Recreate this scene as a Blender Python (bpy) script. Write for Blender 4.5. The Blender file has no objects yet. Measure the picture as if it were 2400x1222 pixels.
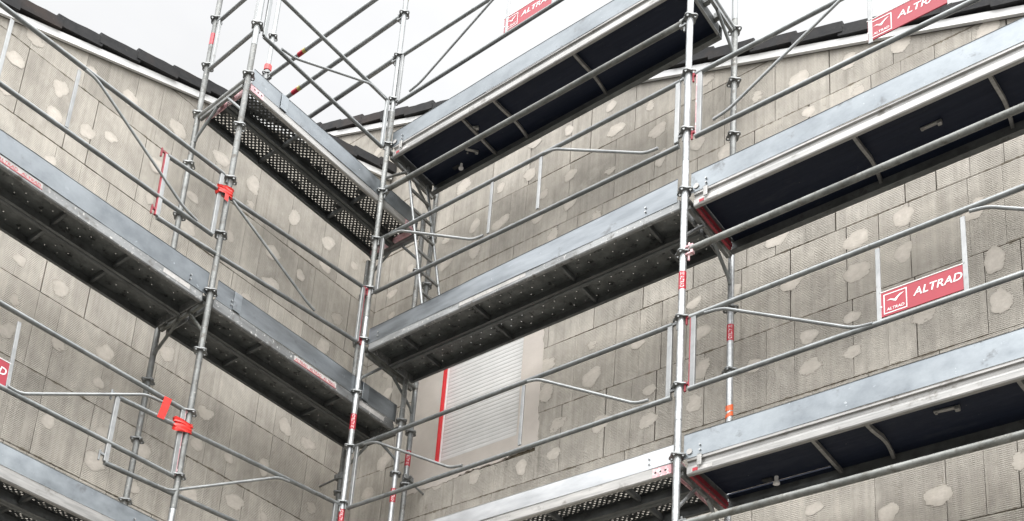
import bpy, bmesh, math, random
from mathutils import Vector, Matrix
random.seed(7)
S = bpy.context.scene
C = S.collection
PI = math.pi

# ------------------------------------------------------------------ materials
def newmat(name):
    m = bpy.data.materials.new(name); m.use_nodes = True
    nt = m.node_tree; nt.nodes.clear()
    out = nt.nodes.new('ShaderNodeOutputMaterial'); b = nt.nodes.new('ShaderNodeBsdfPrincipled')
    nt.links.new(b.outputs[0], out.inputs[0])
    return m, nt, b, out
class G:
    """tiny node graph helper"""
    def __init__(s, nt): s.nt = nt
    def n(s, t, **kw):
        x = s.nt.nodes.new(t)
        for k, v in kw.items(): setattr(x, k, v)
        return x
    def put(s, sock, v):
        if isinstance(v, bpy.types.NodeSocket): s.nt.links.new(v, sock)
        else: sock.default_value = v
    def math(s, op, a, b=0.0, c=0.0, clamp=False):
        x = s.n('ShaderNodeMath', operation=op, use_clamp=clamp)
        s.put(x.inputs[0], a); s.put(x.inputs[1], b); s.put(x.inputs[2], c); return x.outputs[0]
    def noise(s, vec, scale, detail=3, rough=.6, dist=0):
        x = s.n('ShaderNodeTexNoise'); s.put(x.inputs['Vector'], vec); s.put(x.inputs['Scale'], scale)
        s.put(x.inputs['Detail'], detail); s.put(x.inputs['Roughness'], rough); s.put(x.inputs['Distortion'], dist); return x.outputs[0]
    def mapping(s, vec, scale=(1,1,1), loc=(0,0,0)):
        x = s.n('ShaderNodeMapping'); s.put(x.inputs['Vector'], vec); x.inputs['Scale'].default_value = scale
        s.put(x.inputs['Location'], loc); return x.outputs[0]
    def ramp(s, f, lo, hi, a=0.0, b=1.0):
        x = s.n('ShaderNodeMapRange'); s.put(x.inputs[0], f); x.inputs[1].default_value = lo; x.inputs[2].default_value = hi
        x.inputs[3].default_value = a; x.inputs[4].default_value = b; return x.outputs[0]
    def mix(s, f, a, b, mode='MIX'):
        x = s.n('ShaderNodeMix', data_type='RGBA', blend_type=mode)
        s.put(x.inputs[0], f); s.put(x.inputs[6], a); s.put(x.inputs[7], b); return x.outputs[2]
    def bump(s, h, strength, dist):
        x = s.n('ShaderNodeBump'); s.put(x.inputs['Height'], h); x.inputs['Strength'].default_value = strength
        x.inputs['Distance'].default_value = dist; return x.outputs[0]
    def coords(s):
        """object coordinates shifted by a per-object random amount"""
        tc = s.n('ShaderNodeTexCoord'); oi = s.n('ShaderNodeObjectInfo')
        v = s.n('ShaderNodeVectorMath', operation='ADD'); s.put(v.inputs[0], tc.outputs['Object'])
        sc = s.math('MULTIPLY', oi.outputs['Random'], 37.0)
        s.put(v.inputs[1], sc)
        return v.outputs[0], oi.outputs['Random']
    def obj(s): return s.n('ShaderNodeTexCoord').outputs['Object']
def rgba(c): return (c[0], c[1], c[2], 1)

def metal(name, dark, light, metallic=.75, r0=.35, r1=.6, scale=30, spots=None, spot_lo=.6, grime=None, grime_lo=.55, stretch=(1,1,1), bump=.12):
    m, nt, b, out = newmat(name); g = G(nt)
    v, rnd = g.coords(); v2 = g.mapping(v, stretch)
    n1 = g.noise(v2, scale, 4, .65); n2 = g.noise(v2, scale*.22, 3, .6)
    f = g.math('ADD', g.math('MULTIPLY', n1, .5), g.math('MULTIPLY', n2, .5))
    f = g.ramp(f, .36, .64)
    col = g.mix(f, rgba(dark), rgba(light))
    # per object tone
    col = g.mix(1.0, col, g.n('ShaderNodeCombineColor').outputs[0], 'MULTIPLY')
    cc = [x for x in nt.nodes if x.bl_idname == 'ShaderNodeCombineColor'][-1]
    t = g.ramp(rnd, 0, 1, .82, 1.12)
    for i in range(3): g.put(cc.inputs[i], t)
    met = metallic
    if spots:
        s = g.noise(v, scale*1.6, 5, .75); sp = g.ramp(s, spot_lo, spot_lo+.05)
        col = g.mix(sp, col, rgba(spots)); met = g.math('MULTIPLY', g.math('SUBTRACT', 1.0, sp), metallic)
    if grime:
        s = g.noise(g.mapping(v, (1,1,1), (9,3,5)), scale*.5, 6, .72); gp = g.ramp(s, grime_lo, grime_lo+.12)
        col = g.mix(gp, col, rgba(grime)); met = g.math('MULTIPLY', g.math('SUBTRACT', 1.0, gp), met)
    g.put(b.inputs['Base Color'], col); g.put(b.inputs['Metallic'], met)
    g.put(b.inputs['Roughness'], g.ramp(n1, .3, .7, r0, r1))
    g.put(b.inputs['Normal'], g.bump(n1, bump, .004))
    return m

M = {}
M['galv']   = metal('galvanised_tube', (.22,.23,.232), (.35,.362,.362), .7, .36, .56, 40, (.5,.485,.455), .67, (.13,.125,.115), .66)
M['galv_old'] = metal('weathered_galvanised_tube', (.144,.148,.144), (.288,.295,.288), .6, .45, .7, 34, (.55,.52,.47), .61, (.10,.09,.075), .54, bump=.3)
M['galv_new'] = metal('bright_galvanised_tube', (.27,.28,.285), (.50,.515,.52), .7, .34, .52, 46, (.66,.65,.63), .64, (.16,.16,.15), .62, bump=.2)
M['rail']   = metal('rail_tube', (.165,.175,.175), (.284,.297,.297), .7, .36, .55, 26, (.6,.58,.54), .70, (.12,.12,.11), .6)
M['ledger'] = metal('ledger_tube', (.115,.119,.112), (.274,.281,.266), .55, .45, .7, 24, (.5,.46,.4), .66, (.09,.085,.07), .52, bump=.3)
M['rosette'] = metal('rosette_iron', (.15,.155,.155), (.32,.33,.33), .65, .42, .62, 60, None, .6, (.07,.065,.06), .61)
M['alu']    = metal('worn_aluminium', (.22,.22,.213), (.43,.42,.405), .55, .38, .55, 18, (.55,.5,.49), .70, (.17,.16,.145), .57, (.3,3,3), .15)
M['post']   = metal('dull_aluminium_post', (.225,.232,.232), (.345,.352,.352), .6, .4, .58, 24, (.6,.59,.57), .68, (.17,.16,.15), .62)
M['sheet']  = metal('zinc_sheet', (.155,.172,.186), (.285,.31,.328), .75, .34, .55, 13, (.42,.45,.47), .66, (.11,.118,.126), .59, (.6,1.6,.8), .15)
M['sheet_dull'] = metal('dull_zinc_sheet', (.15,.165,.178), (.29,.312,.33), .75, .32, .5, 9, (.42,.44,.45), .68, (.085,.09,.095), .60, (.35,1.6,1.6), .12)
M['sheet_bright'] = metal('bright_aluminium_sheet', (.44,.455,.47), (.64,.65,.66), .7, .36, .5, 12, None, .7, (.26,.27,.28), .62, (.35,1.4,1.4), .1)
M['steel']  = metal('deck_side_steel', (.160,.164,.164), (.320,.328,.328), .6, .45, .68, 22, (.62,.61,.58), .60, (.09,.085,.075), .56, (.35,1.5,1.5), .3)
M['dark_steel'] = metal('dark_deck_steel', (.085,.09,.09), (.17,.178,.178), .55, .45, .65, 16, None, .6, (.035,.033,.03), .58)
M['red_paint'] = metal('chipped_red_paint', (.20,.012,.022), (.34,.03,.045), .0, .4, .6, 30, (.55,.5,.48), .62, (.2,.03,.03), .62)
M['pink_paint'] = metal('faded_red_paint', (.55,.22,.25), (.75,.55,.56), .2, .4, .6, 22, (.8,.76,.75), .56)

def plain(name, col, rough=.6, var=.12, scale=8, metallic=0, bump=0, spec=.5, bscale=60):
    m, nt, b, out = newmat(name); g = G(nt); v, rnd = g.coords()
    n = g.noise(v, scale, 4, .6)
    d = tuple(x*(1-var) for x in col); l = tuple(min(1, x*(1+var)) for x in col)
    g.put(b.inputs['Base Color'], g.mix(g.ramp(n, .3, .7), rgba(d), rgba(l)))
    b.inputs['Roughness'].default_value = rough; b.inputs['Metallic'].default_value = metallic
    b.inputs['Specular IOR Level'].default_value = spec
    if bump: g.put(b.inputs['Normal'], g.bump(g.noise(v, bscale, 4, .7), bump, .006))
    return m
def ply_mat():
    m, nt, b, out = newmat('dark_coated_plywood'); g = G(nt); v, rnd = g.coords()
    grain = g.noise(g.mapping(v, (1.5,38,1)), 1, 4, .65); sc = g.noise(g.mapping(v, (3,9,1)), 1.4, 6, .78); cs = g.noise(v, 26, 4, .8)
    col = g.mix(g.ramp(grain, .3, .7), (.008,.012,.026,1), (.014,.019,.036,1))
    col = g.mix(g.ramp(sc, .56, .72, 0, .6), col, (.045,.05,.06,1))
    col = g.mix(g.ramp(cs, .69, .72, 0, .7), col, (.16,.155,.145,1))
    g.put(b.inputs['Base Color'], col); g.put(b.inputs['Roughness'], g.ramp(sc, .4, .7, .45, .7)); b.inputs['Specular IOR Level'].default_value = .22
    g.put(b.inputs['Normal'], g.bump(grain, .15, .002)); return m
M['ply'] = ply_mat()
M['sign_red'] = plain('sign_red', (.33,.018,.036), .45, .06, 5)
M['band_red'] = plain('band_red', (.40,.012,.028), .4, .1, 20)
M['white']  = plain('white_print', (.78,.76,.75), .5, .03)
M['tape']   = plain('red_tape', (.70,.03,.022), .38, .15, 14, bump=.3, bscale=40)
M['orange'] = plain('orange_tape', (.75,.13,.03), .45, .15, 20)
M['yellow'] = plain('yellow_band', (.40,.34,.10), .5, .15, 20)
M['cap_red'] = plain('red_plastic', (.62,.03,.03), .4, .05)
M['sticker'] = metal('worn_white_sticker', (.36,.355,.34), (.58,.56,.54), 0, .5, .7, 60, None, .6, (.25,.24,.22), .56)
M['trim']   = plain('white_verge_board', (.72,.72,.71), .55, .06, 4)
M['soffit'] = plain('roof_felt_soffit', (.12,.11,.10), .9, .3, 8)
M['mortar'] = plain('dark_open_joint', (.085,.072,.052), .95, .5, 6, spec=.1)
M['plaster'] = plain('smooth_render', (.53,.485,.44), .9, .07, 5, bump=.15, spec=.2)
M['window_red'] = plain('red_bead_tape', (.62,.02,.025), .5, .12, 14)
M['shutter'] = plain('grey_shutter', (.64,.635,.62), .5, .06, 4)
M['rubber'] = plain('black_plastic', (.03,.03,.03), .6, .2)
M['ground'] = plain('grey_gravel_ground', (.12,.115,.105), .95, .3, 3, bump=.4, spec=.2)

def tile_mat():
    m, nt, b, out = newmat('dark_roof_tile'); g = G(nt); v, rnd = g.coords()
    n = g.noise(v, 9, 5, .7); n2 = g.noise(v, 2.2, 3, .6)
    c = g.mix(g.ramp(n, .35, .7), (.007,.0075,.009,1), (.021,.0205,.021,1))
    c = g.mix(g.ramp(n2, .52, .68, 0, .75), c, (.034,.022,.017,1))
    c = g.mix(g.ramp(g.noise(v, 28, 5, .8), .62, .70, 0, .8), c, (.07,.068,.05,1))
    g.put(b.inputs['Base Color'], c); b.inputs['Roughness'].default_value = .85
    g.put(b.inputs['Normal'], g.bump(n, .5, .01)); return m
M['tile'] = tile_mat()

def wall_mat(name, zr0, pitch):
    m, nt, b, out = newmat(name); g = G(nt); v = g.obj()
    at = g.n('ShaderNodeAttribute', attribute_name='tone')
    sep = g.n('ShaderNodeSeparateXYZ'); g.put(sep.inputs[0], v); x, z = sep.outputs[0], sep.outputs[2]
    wob = g.noise(g.mapping(v, (9,1,2)), 1, 3, .6)
    cell = g.noise(g.mapping(v, (55,1,2.5)), 1, 2, .6)
    rib = g.math('SINE', g.math('ADD', g.math('MULTIPLY', z, 2*PI/.0135), g.math('MULTIPLY', wob, 2.2)))
    amp = g.ramp(cell, .38, .60)
    big = g.noise(v, .9, 4, .62); amp = g.math('MULTIPLY', amp, g.ramp(big, .34, .56, .25, 1))
    ra = g.math('MULTIPLY', rib, amp)
    streak = g.noise(g.mapping(v, (26,1,.55)), 1, 4, .7)
    fine = g.noise(v, 150, 3, .7); mid = g.noise(g.mapping(v, (1,1,.7), (4,0,7)), 5, 5, .7)
    hue = g.noise(g.mapping(v, (1,1,1), (11,0,3)), 1.6, 4, .6)
    col = g.mix(g.ramp(hue, .36, .64), (.455,.424,.374,1), (.375,.350,.310,1))
    t = g.math('MULTIPLY', at.outputs['Fac'], g.ramp(streak, .3, .7, .85, 1.10))
    t = g.math('MULTIPLY', t, g.ramp(mid, .3, .7, .77, 1.13))
    t = g.math('MULTIPLY', t, g.math('ADD', 1.0, g.math('MULTIPLY', ra, .13)))
    t = g.math('MULTIPLY', t, g.ramp(fine, .25, .75, .9, 1.08))
    cc = g.n('ShaderNodeCombineColor')
    for i in range(3): g.put(cc.inputs[i], t)
    col = g.mix(1.0, col, cc.outputs[0], 'MULTIPLY')
    drip = g.noise(g.mapping(v, (7,1,.35), (1,0,4)), 1, 5, .7); dl = g.noise(g.mapping(v, (1,1,1), (5,0,8)), 1.1, 3, .6)
    col = g.mix(g.math('MULTIPLY', g.ramp(drip, .52, .68), g.ramp(dl, .42, .6, 0, .5)), col, (.20,.185,.155,1))
    pale = g.noise(g.mapping(v, (1,1,.8), (12,0,2)), 3.2, 5, .7)
    col = g.mix(g.ramp(pale, .56, .70, 0, .45), col, (.56,.525,.47,1))
    spot = g.noise(g.mapping(v, (1,1,.6), (2,0,9)), 7, 6, .75)
    col = g.mix(g.ramp(spot, .63, .72, 0, .6), col, (.15,.125,.08,1))
    # crumbled, dirty bed joints
    q = g.math('DIVIDE', g.math('SUBTRACT', z, zr0), pitch)
    rd = g.math('MULTIPLY', g.math('ABSOLUTE', g.math('SUBTRACT', g.math('FRACT', g.math('ADD', q, 20.5)), .5)), pitch)
    jn = g.noise(g.mapping(v, (1,1,1), (3,0,1)), 16, 5, .75); jl = g.noise(g.mapping(v, (1,1,.4), (7,0,5)), 2.6, 3, .6)
    wd = g.math('MULTIPLY', g.ramp(jn, .42, .72), g.ramp(jl, .42, .62, .15, 1))
    jm = g.ramp(g.math('SUBTRACT', rd, g.math('MULTIPLY', wd, .021)), .0035, 0, 0, .8)
    col = g.mix(jm, col, (.15,.128,.095,1))
    g.put(b.inputs['Base Color'], col); b.inputs['Roughness'].default_value = .95; b.inputs['Specular IOR Level'].default_value = .15
    h = g.math('ADD', ra, g.math('MULTIPLY', fine, .9))
    g.put(b.inputs['Normal'], g.bump(h, .55, .005)); return m
M['wall'] = wall_mat('ribbed_facade_board', .80+5.5, .598)
M['wall_left'] = wall_mat('ribbed_facade_board_left', .745+5.5, .611)
def patch_mat():
    """chalky filler: thins out into the ribs at its rim"""
    m, nt, b, out = newmat('filler_plaster'); g = G(nt); v = g.obj()
    n = g.noise(v, 14, 5, .7); at = g.n('ShaderNodeAttribute', attribute_name='cover')
    col = g.mix(g.ramp(n, .3, .7), (.45,.415,.366,1), (.60,.557,.50,1))
    col = g.mix(g.ramp(g.noise(v, 90, 3, .7), .58, .7, 0, .35), col, (.34,.31,.27,1))
    g.put(b.inputs['Normal'], g.bump(g.noise(v, 60, 4, .7), .5, .004))
    rag = g.noise(g.mapping(v, (16,1,75)), 1, 3, .65); blot = g.noise(v, 22, 4, .65)
    e = g.math('ADD', at.outputs['Fac'], g.math('ADD', g.math('MULTIPLY', g.math('SUBTRACT', rag, .5), .75), g.math('MULTIPLY', g.math('SUBTRACT', blot, .5), .65)))
    a = g.ramp(e, .20, .27)
    col = g.mix(g.ramp(e, .22, .80, .18, 1), (.42,.388,.342,1), col)
    g.put(b.inputs['Base Color'], col); b.inputs['Roughness'].default_value = .95; b.inputs['Specular IOR Level'].default_value = .15
    tr = g.n('ShaderNodeBsdfTransparent'); mx = g.n('ShaderNodeMixShader')
    g.put(mx.inputs[0], a); nt.links.new(tr.outputs[0], mx.inputs[1]); nt.links.new(b.outputs[0], mx.inputs[2])
    nt.links.new(mx.outputs[0], out.inputs[0]); return m
M['patch'] = patch_mat()

def holes_mat(name, p, r, y0, y1, base_d, base_l, ring=0):
    """dark deck sheet pierced by a staggered grid of real see-through holes (object space)"""
    m, nt, b, out = newmat(name); g = G(nt); v = g.obj()
    sep = g.n('ShaderNodeSeparateXYZ'); g.put(sep.inputs[0], v)
    u = g.math('DIVIDE', sep.outputs[0], p); w = g.math('DIVIDE', sep.outputs[1], p*1.2)
    def dist(o):
        a = g.math('SUBTRACT', g.math('FRACT', g.math('ADD', u, o)), .5)
        c = g.math('MULTIPLY', g.math('SUBTRACT', g.math('FRACT', g.math('ADD', w, o)), .5), 1.2)
        return g.math('SQRT', g.math('ADD', g.math('MULTIPLY', a, a), g.math('MULTIPLY', c, c)))
    d = g.math('MINIMUM', dist(0.0), dist(.5))
    hole = g.math('LESS_THAN', d, r/p)
    band = g.math('MULTIPLY', g.math('GREATER_THAN', sep.outputs[1], y0), g.math('LESS_THAN', sep.outputs[1], y1))
    hole = g.math('MULTIPLY', hole, band)
    clog = g.ramp(g.noise(v, 11, 3, .6),   .44 if ring else .40, .45 if ring else .42); hole = g.math('MULTIPLY', hole, clog)
    n = g.noise(v, 9, 4, .65)
    col = g.mix(g.ramp(n, .35, .65), rgba(base_d), rgba(base_l))
    if ring:
        rim = g.ramp(d, ring/p, ring/p*.55)
        g.put(b.inputs['Normal'], g.bump(rim, .35, .004))
        col = g.mix(g.ramp(g.noise(v, 14, 4, .7), .58, .66, 0, .8), col, (.02,.02,.02,1))
    g.put(b.inputs['Base Color'], col); b.inputs['Metallic'].default_value = .5; b.inputs['Roughness'].default_value = .5
    tr = g.n('ShaderNodeBsdfTransparent'); mx = g.n('ShaderNodeMixShader')
    g.put(mx.inputs[0], hole); nt.links.new(b.outputs[0], mx.inputs[1]); nt.links.new(tr.outputs[0], mx.inputs[2])
    nt.links.new(mx.outputs[0], out.inputs[0]); return m
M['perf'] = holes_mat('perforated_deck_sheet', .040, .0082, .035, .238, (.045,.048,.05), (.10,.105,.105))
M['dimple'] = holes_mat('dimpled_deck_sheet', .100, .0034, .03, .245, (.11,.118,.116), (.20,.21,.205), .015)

# ------------------------------------------------------------------ mesh helpers
def finish(name, bm, mat, parent=None, label=None, kind=None, smooth=False):
    me = bpy.data.meshes.new(name)
    bmesh.ops.recalc_face_normals(bm, faces=bm.faces)
    if smooth:
        for f in bm.faces: f.smooth = True
        for e in bm.edges:
            if len(e.link_faces) == 2 and e.calc_face_angle(0) > .6: e.smooth = False
    bm.to_mesh(me); bm.free()
    return link(name, me, mat, parent, label)
def link(name, me, mat, parent=None, label=None):
    o = bpy.data.objects.new(name, me); C.objects.link(o)
    if mat is not None and not me.materials: me.materials.append(M[mat] if isinstance(mat, str) else mat)
    if parent: o.parent = parent
    if label: o['label'] = label
    return o
def thing(name, label, cat, loc=(0,0,0), rotz=0, group=None):
    o = bpy.data.objects.new(name, None); C.objects.link(o); o.empty_display_size = .1
    o.location = loc; o.rotation_euler = (0,0,rotz); o['label'] = label; o['category'] = cat
    if group: o['group'] = group
    return o
def tube(bm, pts, r, seg=14, caps=True):
    pts = [Vector(p) for p in pts]; rings = []
    for i, p in enumerate(pts):
        if i == 0: d = pts[1]-p
        elif i == len(pts)-1: d = p-pts[i-1]
        else: d = (pts[i+1]-p).normalized()+(p-pts[i-1]).normalized()
        d.normalize()
        up = Vector((0,0,1)) if abs(d.z) < .9 else Vector((1,0,0))
        a = d.cross(up).normalized(); b = d.cross(a)
        rings.append([bm.verts.new(p+r*(math.cos(t)*a+math.sin(t)*b)) for t in [2*PI*k/seg for k in range(seg)]])
    for A, B in zip(rings, rings[1:]):
        for k in range(seg): bm.faces.new((A[k], A[(k+1)%seg], B[(k+1)%seg], B[k]))
    if caps:
        bm.faces.new(rings[0]); bm.faces.new(rings[-1])
def box(bm, lo, hi, M4=None, bev=0):
    vs = [bm.verts.new((x,y,z)) for x in (lo[0],hi[0]) for y in (lo[1],hi[1]) for z in (lo[2],hi[2])]
    fs = [(0,1,3,2),(4,6,7,5),(0,4,5,1),(2,3,7,6),(0,2,6,4),(1,5,7,3)]
    F = [bm.faces.new([vs[i] for i in f]) for f in fs]
    if M4 is not None: bmesh.ops.transform(bm, matrix=M4, verts=vs)
    if bev:
        es = list({e for f in F for e in f.edges}); bmesh.ops.bevel(bm, geom=es, offset=bev, segments=1, affect='EDGES')
def bar(bm, p0, p1, w, t, side=Vector((0,1,0)), bev=0):
    """flat bar from p0 to p1: t along `side`, w across"""
    p0, p1 = Vector(p0), Vector(p1); d = (p1-p0); L = d.length; d.normalize()
    s = (side - d*side.dot(d)).normalized(); c = d.cross(s)
    m = Matrix((( d.x,c.x,s.x,p0.x),(d.y,c.y,s.y,p0.y),(d.z,c.z,s.z,p0.z),(0,0,0,1)))
    box(bm, (0,-w/2,-t/2), (L,w/2,t/2), m, bev)
def prism_x(bm, prof, x0, x1):
    a = [bm.verts.new((x0,y,z)) for y,z in prof]; b = [bm.verts.new((x1,y,z)) for y,z in prof]
    n = len(prof)
    for i in range(n): bm.faces.new((a[i],a[(i+1)%n],b[(i+1)%n],b[i]))
    bm.faces.new(a); bm.faces.new(b)
def T(name, pts, r, mat, parent, label=None, seg=14):
    bm = bmesh.new(); tube(bm, pts, r, seg); return finish(name, bm, mat, parent, label, smooth=True)
def B(name, lo, hi, mat, parent, label=None, bev=.0015):
    bm = bmesh.new(); box(bm, lo, hi, None, bev); return finish(name, bm, mat, parent, label)
def text_mesh(body, size, shear=.12, bold=.012, sx=1.22, spacing=1.02):
    cu = bpy.data.curves.new('lettering', 'FONT'); cu.body = body; cu.size = size; cu.shear = shear; cu.offset = bold*size
    cu.space_character = spacing; cu.resolution_u = 3
    o = bpy.data.objects.new('lettering', cu); C.objects.link(o)
    dg = bpy.context.evaluated_depsgraph_get(); dg.update()
    me = bpy.data.meshes.new_from_object(o.evaluated_get(dg)); bpy.data.objects.remove(o)
    for v in me.vertices: v.co.x *= sx
    xs = [v.co.x for v in me.vertices]; ys = [v.co.y for v in me.vertices]
    return me, min(xs), max(xs), min(ys), max(ys)
def place_text(body, size, at, width, parent, mat='white', name='lettering', shear=.12):
    """lettering standing in the x-z plane facing -y, left bottom at `at`, stretched to `width`"""
    me, x0, x1, y0, y1 = text_mesh(body, size, shear)
    k = width/(x1-x0)
    for v in me.vertices:
        x, y = v.co.x, v.co.y
        v.co = Vector((at[0]+(x-x0)*k, at[1], at[2]+(y-y0)))
    me.materials.clear(); return link(name, me, mat, parent)

# ------------------------------------------------------------------ the two scaffold axes
ANG = -.01835
LV = Vector((math.sin(ANG), -math.cos(ANG), 0)); LN = Vector((-math.cos(ANG), -math.sin(ANG), 0))
ROTL = math.atan2(-LV.y, -LV.x)          # local x of the left scaffold runs towards the corner, y to the wall
def LW(s, d, z): v = LV*s+LN*d; return (v.x, v.y, z)
SC = 1.514; SD = -.512                   # bay of the left scaffold along its wall
BX = 2.925                               # bay of the right scaffold

# ------------------------------------------------------------------ standards
RT = .0232
def rosette_mesh():
    cu = bpy.data.curves.new('rosette', 'CURVE'); cu.dimensions = '2D'; cu.fill_mode = 'BOTH'; cu.extrude = .0045
    def ring(pts):
        s = cu.splines.new('POLY'); s.points.add(len(pts)-1); s.use_cyclic_u = True
        for q, (x, y) in zip(s.points, pts): q.co = (x, y, 0, 1)
    out = []
    for k in range(32):
        t = 2*PI*k/32; r = .0505+.0075*math.cos(4*t) ; out.append((r*math.cos(t), r*math.sin(t)))
    ring(out)
    for k in range(4):
        a = k*PI/2; cx, cy = .0405*math.cos(a), .0405*math.sin(a)
        ring([(cx+.0085*math.cos(2*PI*j/10), cy+.0085*math.sin(2*PI*j/10)) for j in range(10)])
    o = bpy.data.objects.new('rosette', cu); C.objects.link(o)
    dg = bpy.context.evaluated_depsgraph_get(); dg.update()
    me = bpy.data.meshes.new_from_object(o.evaluated_get(dg)); bpy.data.objects.remove(o)
    me.materials.clear(); me.materials.append(M['rosette']); me.name = 'rosette'; return me
ROS = rosette_mesh()
def band(root, z0, z1, mat='band_red', words='ALTRAD', face=-1.12, down=False):
    bm = bmesh.new(); tube(bm, [(0,0,z0),(0,0,z1)], RT+.0012, 20, False); bd = finish('label_band', bm, mat, root, smooth=True)
    if words:
        me, x0, x1, y0, y1 = text_mesh(words, .03, 0, .01, 1.0)
        L = (z1-z0)*.62; k = L/(x1-x0); h = y1-y0
        for v in me.vertices:
            a = (v.co.x-x0)*k; c = (v.co.y-y0-h/2)/h*.026; rr = RT+.0022
            zz = (z0+(z1-z0)*.30+a) if not down else (z1-(z1-z0)*.30-a)
            th = face+(-1 if not down else 1)*c/rr
            v.co = Vector((rr*math.cos(th), rr*math.sin(th), zz))
        me.materials.clear(); link('lettering', me, 'white', bd)
        # little square emblem at the start of the word
        bm = bmesh.new(); zc = (z0+(z1-z0)*.16) if not down else (z1-(z1-z0)*.16); s = .011
        for (a0,a1,b0,b1) in ((-s,s,-s,-s+.0022),(-s,s,s-.0022,s),(-s,-s+.0022,-s,s),(s-.0022,s,-s,s),(-s*.6,s*.6,-.001,.0022)):
            vs = [bm.verts.new(((RT+.0022)*math.cos(face+q/RT), (RT+.0022)*math.sin(face+q/RT), zc+w)) for q, w in ((a0,b0),(a1,b0),(a1,b1),(a0,b1))]
            bm.faces.new(vs)
        finish('emblem', bm, 'white', bd)
def standard(label, xy, sections, ros, rz=0, bands=(), extra=None):
    """sections = [(z0,z1,material)] stacked tubes; ros = rosette heights"""
    t = thing('scaffold_standard', label, 'scaffold post', (xy[0],xy[1],sections[0][0]), rz, 'upright posts of the scaffold')
    o = sections[0][0]
    for z0, z1, mt in sections:
        bm = bmesh.new(); tube(bm, [(0,0,z0-o),(0,0,z1-o-.003)], RT, 20)
        tube(bm, [(0,0,z1-o-.003),(0,0,z1-o)], RT-.004, 20)     # dark gap of the spigot joint
        finish('post_tube', bm, mt, t, smooth=True)
    for i, z in enumerate(ros):
        r = link('rosette', ROS, None, t); r.location = (0,0,z-o); r.rotation_euler = (0,0,random.uniform(-.06,.06)+(PI/4 if i < 0 else 0))
    for bnd in bands:
        z0, z1, kw = bnd; band(t, z0-o, z1-o, **kw)
    return t
GZ = -5.5
def steps(a, b): 
    n = int(round((b-a)/.5)); return [a+.5*i for i in range(n+1)]
pA, pB, pBr = (0,0), (BX,0), (BX,.672)
pC, pCr = LW(SC,0,0)[:2], LW(SC-.012,.635,0)[:2]
pD, pDr = (.033,.512), (-.495-.11,.50)
pE = (-.017,.691)
FB = math.atan2(-5.69, 6.148-BX)-.1
stB = standard('bright galvanised post at right of the middle bay, full height of the photo', pB, [(GZ,-1.75,'galv'),(-1.75,.25,'galv_new'),(.25,2.25,'galv_new'),(2.25,4.25,'galv_new'),(4.25,6.2,'galv')], steps(-5,6), 0, [(1.215,1.352,dict(face=FB, down=True))])
FA = math.atan2(-5.69, 6.148)-.05
stA = standard('central corner post shared by both scaffold runs, bright below and grey above', pA, [(GZ,-1.78,'galv'),(-1.78,.22,'galv_new'),(.22,2.22,'galv_new'),(2.22,4.22,'galv_old'),(4.22,6.3,'galv')], steps(-5,6), 0, [(1.155,1.295,dict(face=FA)),(.30,.44,dict(face=FA)),(5.66,5.78,dict(mat='yellow', words=''))])
T('spigot_sleeve', [(0,0,3.98-GZ),(0,0,4.36-GZ)], RT+.004, 'galv_old', stA, 'dark sleeve joining two tubes')
stC = standard('grey weathered front post at the left with red tape wound on it twice', pC, [(GZ,-2.25,'galv'),(-2.25,-.25,'galv_new'),(-.25,1.80,'galv_old'),(1.80,3.8,'galv_old'),(3.8,5.6,'galv')], steps(-5,5))
stCr = standard('dirty cement splashed rear post against the left wall', pCr, [(GZ,-1.8,'galv_old'),(-1.8,.2,'galv_old'),(.2,1.47,'galv_old'),(1.47,3.72,'galv_old'),(3.72,5.6,'galv_old')], [z for z in steps(-5,5) if z != 1.5], ROTL, [(4.222,4.34,dict(words='', mat='band_red'))])
stBr = standard('rear post beside the right wall with orange tape and a red label', pBr, [(GZ,-.2,'galv'),(-.2,1.94,'galv_new'),(1.94,4.1,'galv_old'),(4.1,5.2,'galv')], [z for z in steps(-5,5) if z not in (0,2)], 0, [(1.235,1.365,dict(face=FB, down=True))])
stD = standard('post at the corner end of the left decks with a low red label', pD, [(GZ,-.2,'galv'),(-.2,1.45,'galv_new'),(1.45,3.62,'galv_old')], [z for z in steps(-5,3) if z not in (-.5,)], 0, [(.735,.86,dict(face=FA, down=True))])
stE = standard('rear post left of the red window edge with red label and wall tie', pE, [(GZ,-.2,'galv'),(-.2,.93,'galv_old'),(.93,1.9,'galv'),(1.9,4.35,'galv_old')], [z for z in steps(-5,4) if z not in (0,2,4)], 0, [(1.175,1.32,dict(face=FA))])
stDr = standard('dark rear post in the wall corner half hidden behind the central post', pDr, [(GZ,-.2,'galv_old'),(-.2,1.45,'galv_old'),(1.45,3.4,'galv_old')], [z for z in steps(-5,3) if z not in (-.5,)], ROTL)
# far post standing on the left roof
stP = thing('scaffold_standard', 'thin far post with red cap rising behind the top left toe board', 'scaffold post', (-1.95,0,4.62), 0, 'upright posts of the scaffold')
T('post_tube', [(0,0,.02),(0,0,3.0)], RT, 'galv', stP, seg=18)
B('base_plate', (-.07,-.07,0), (.07,.07,.02), 'galv_old', stP)
for z in (.38,.88,1.38,1.88): r = link('rosette', ROS, None, stP); r.location = (0,0,z)
T('coupler', [(0,-.0,1.30),(0,0,1.42)], .034, 'rosette', stP)
T('cap', [(0,0,1.425),(0,0,1.475),(0,0,1.49)], .040, 'cap_red', stP, 'red plastic cap ring')

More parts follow.
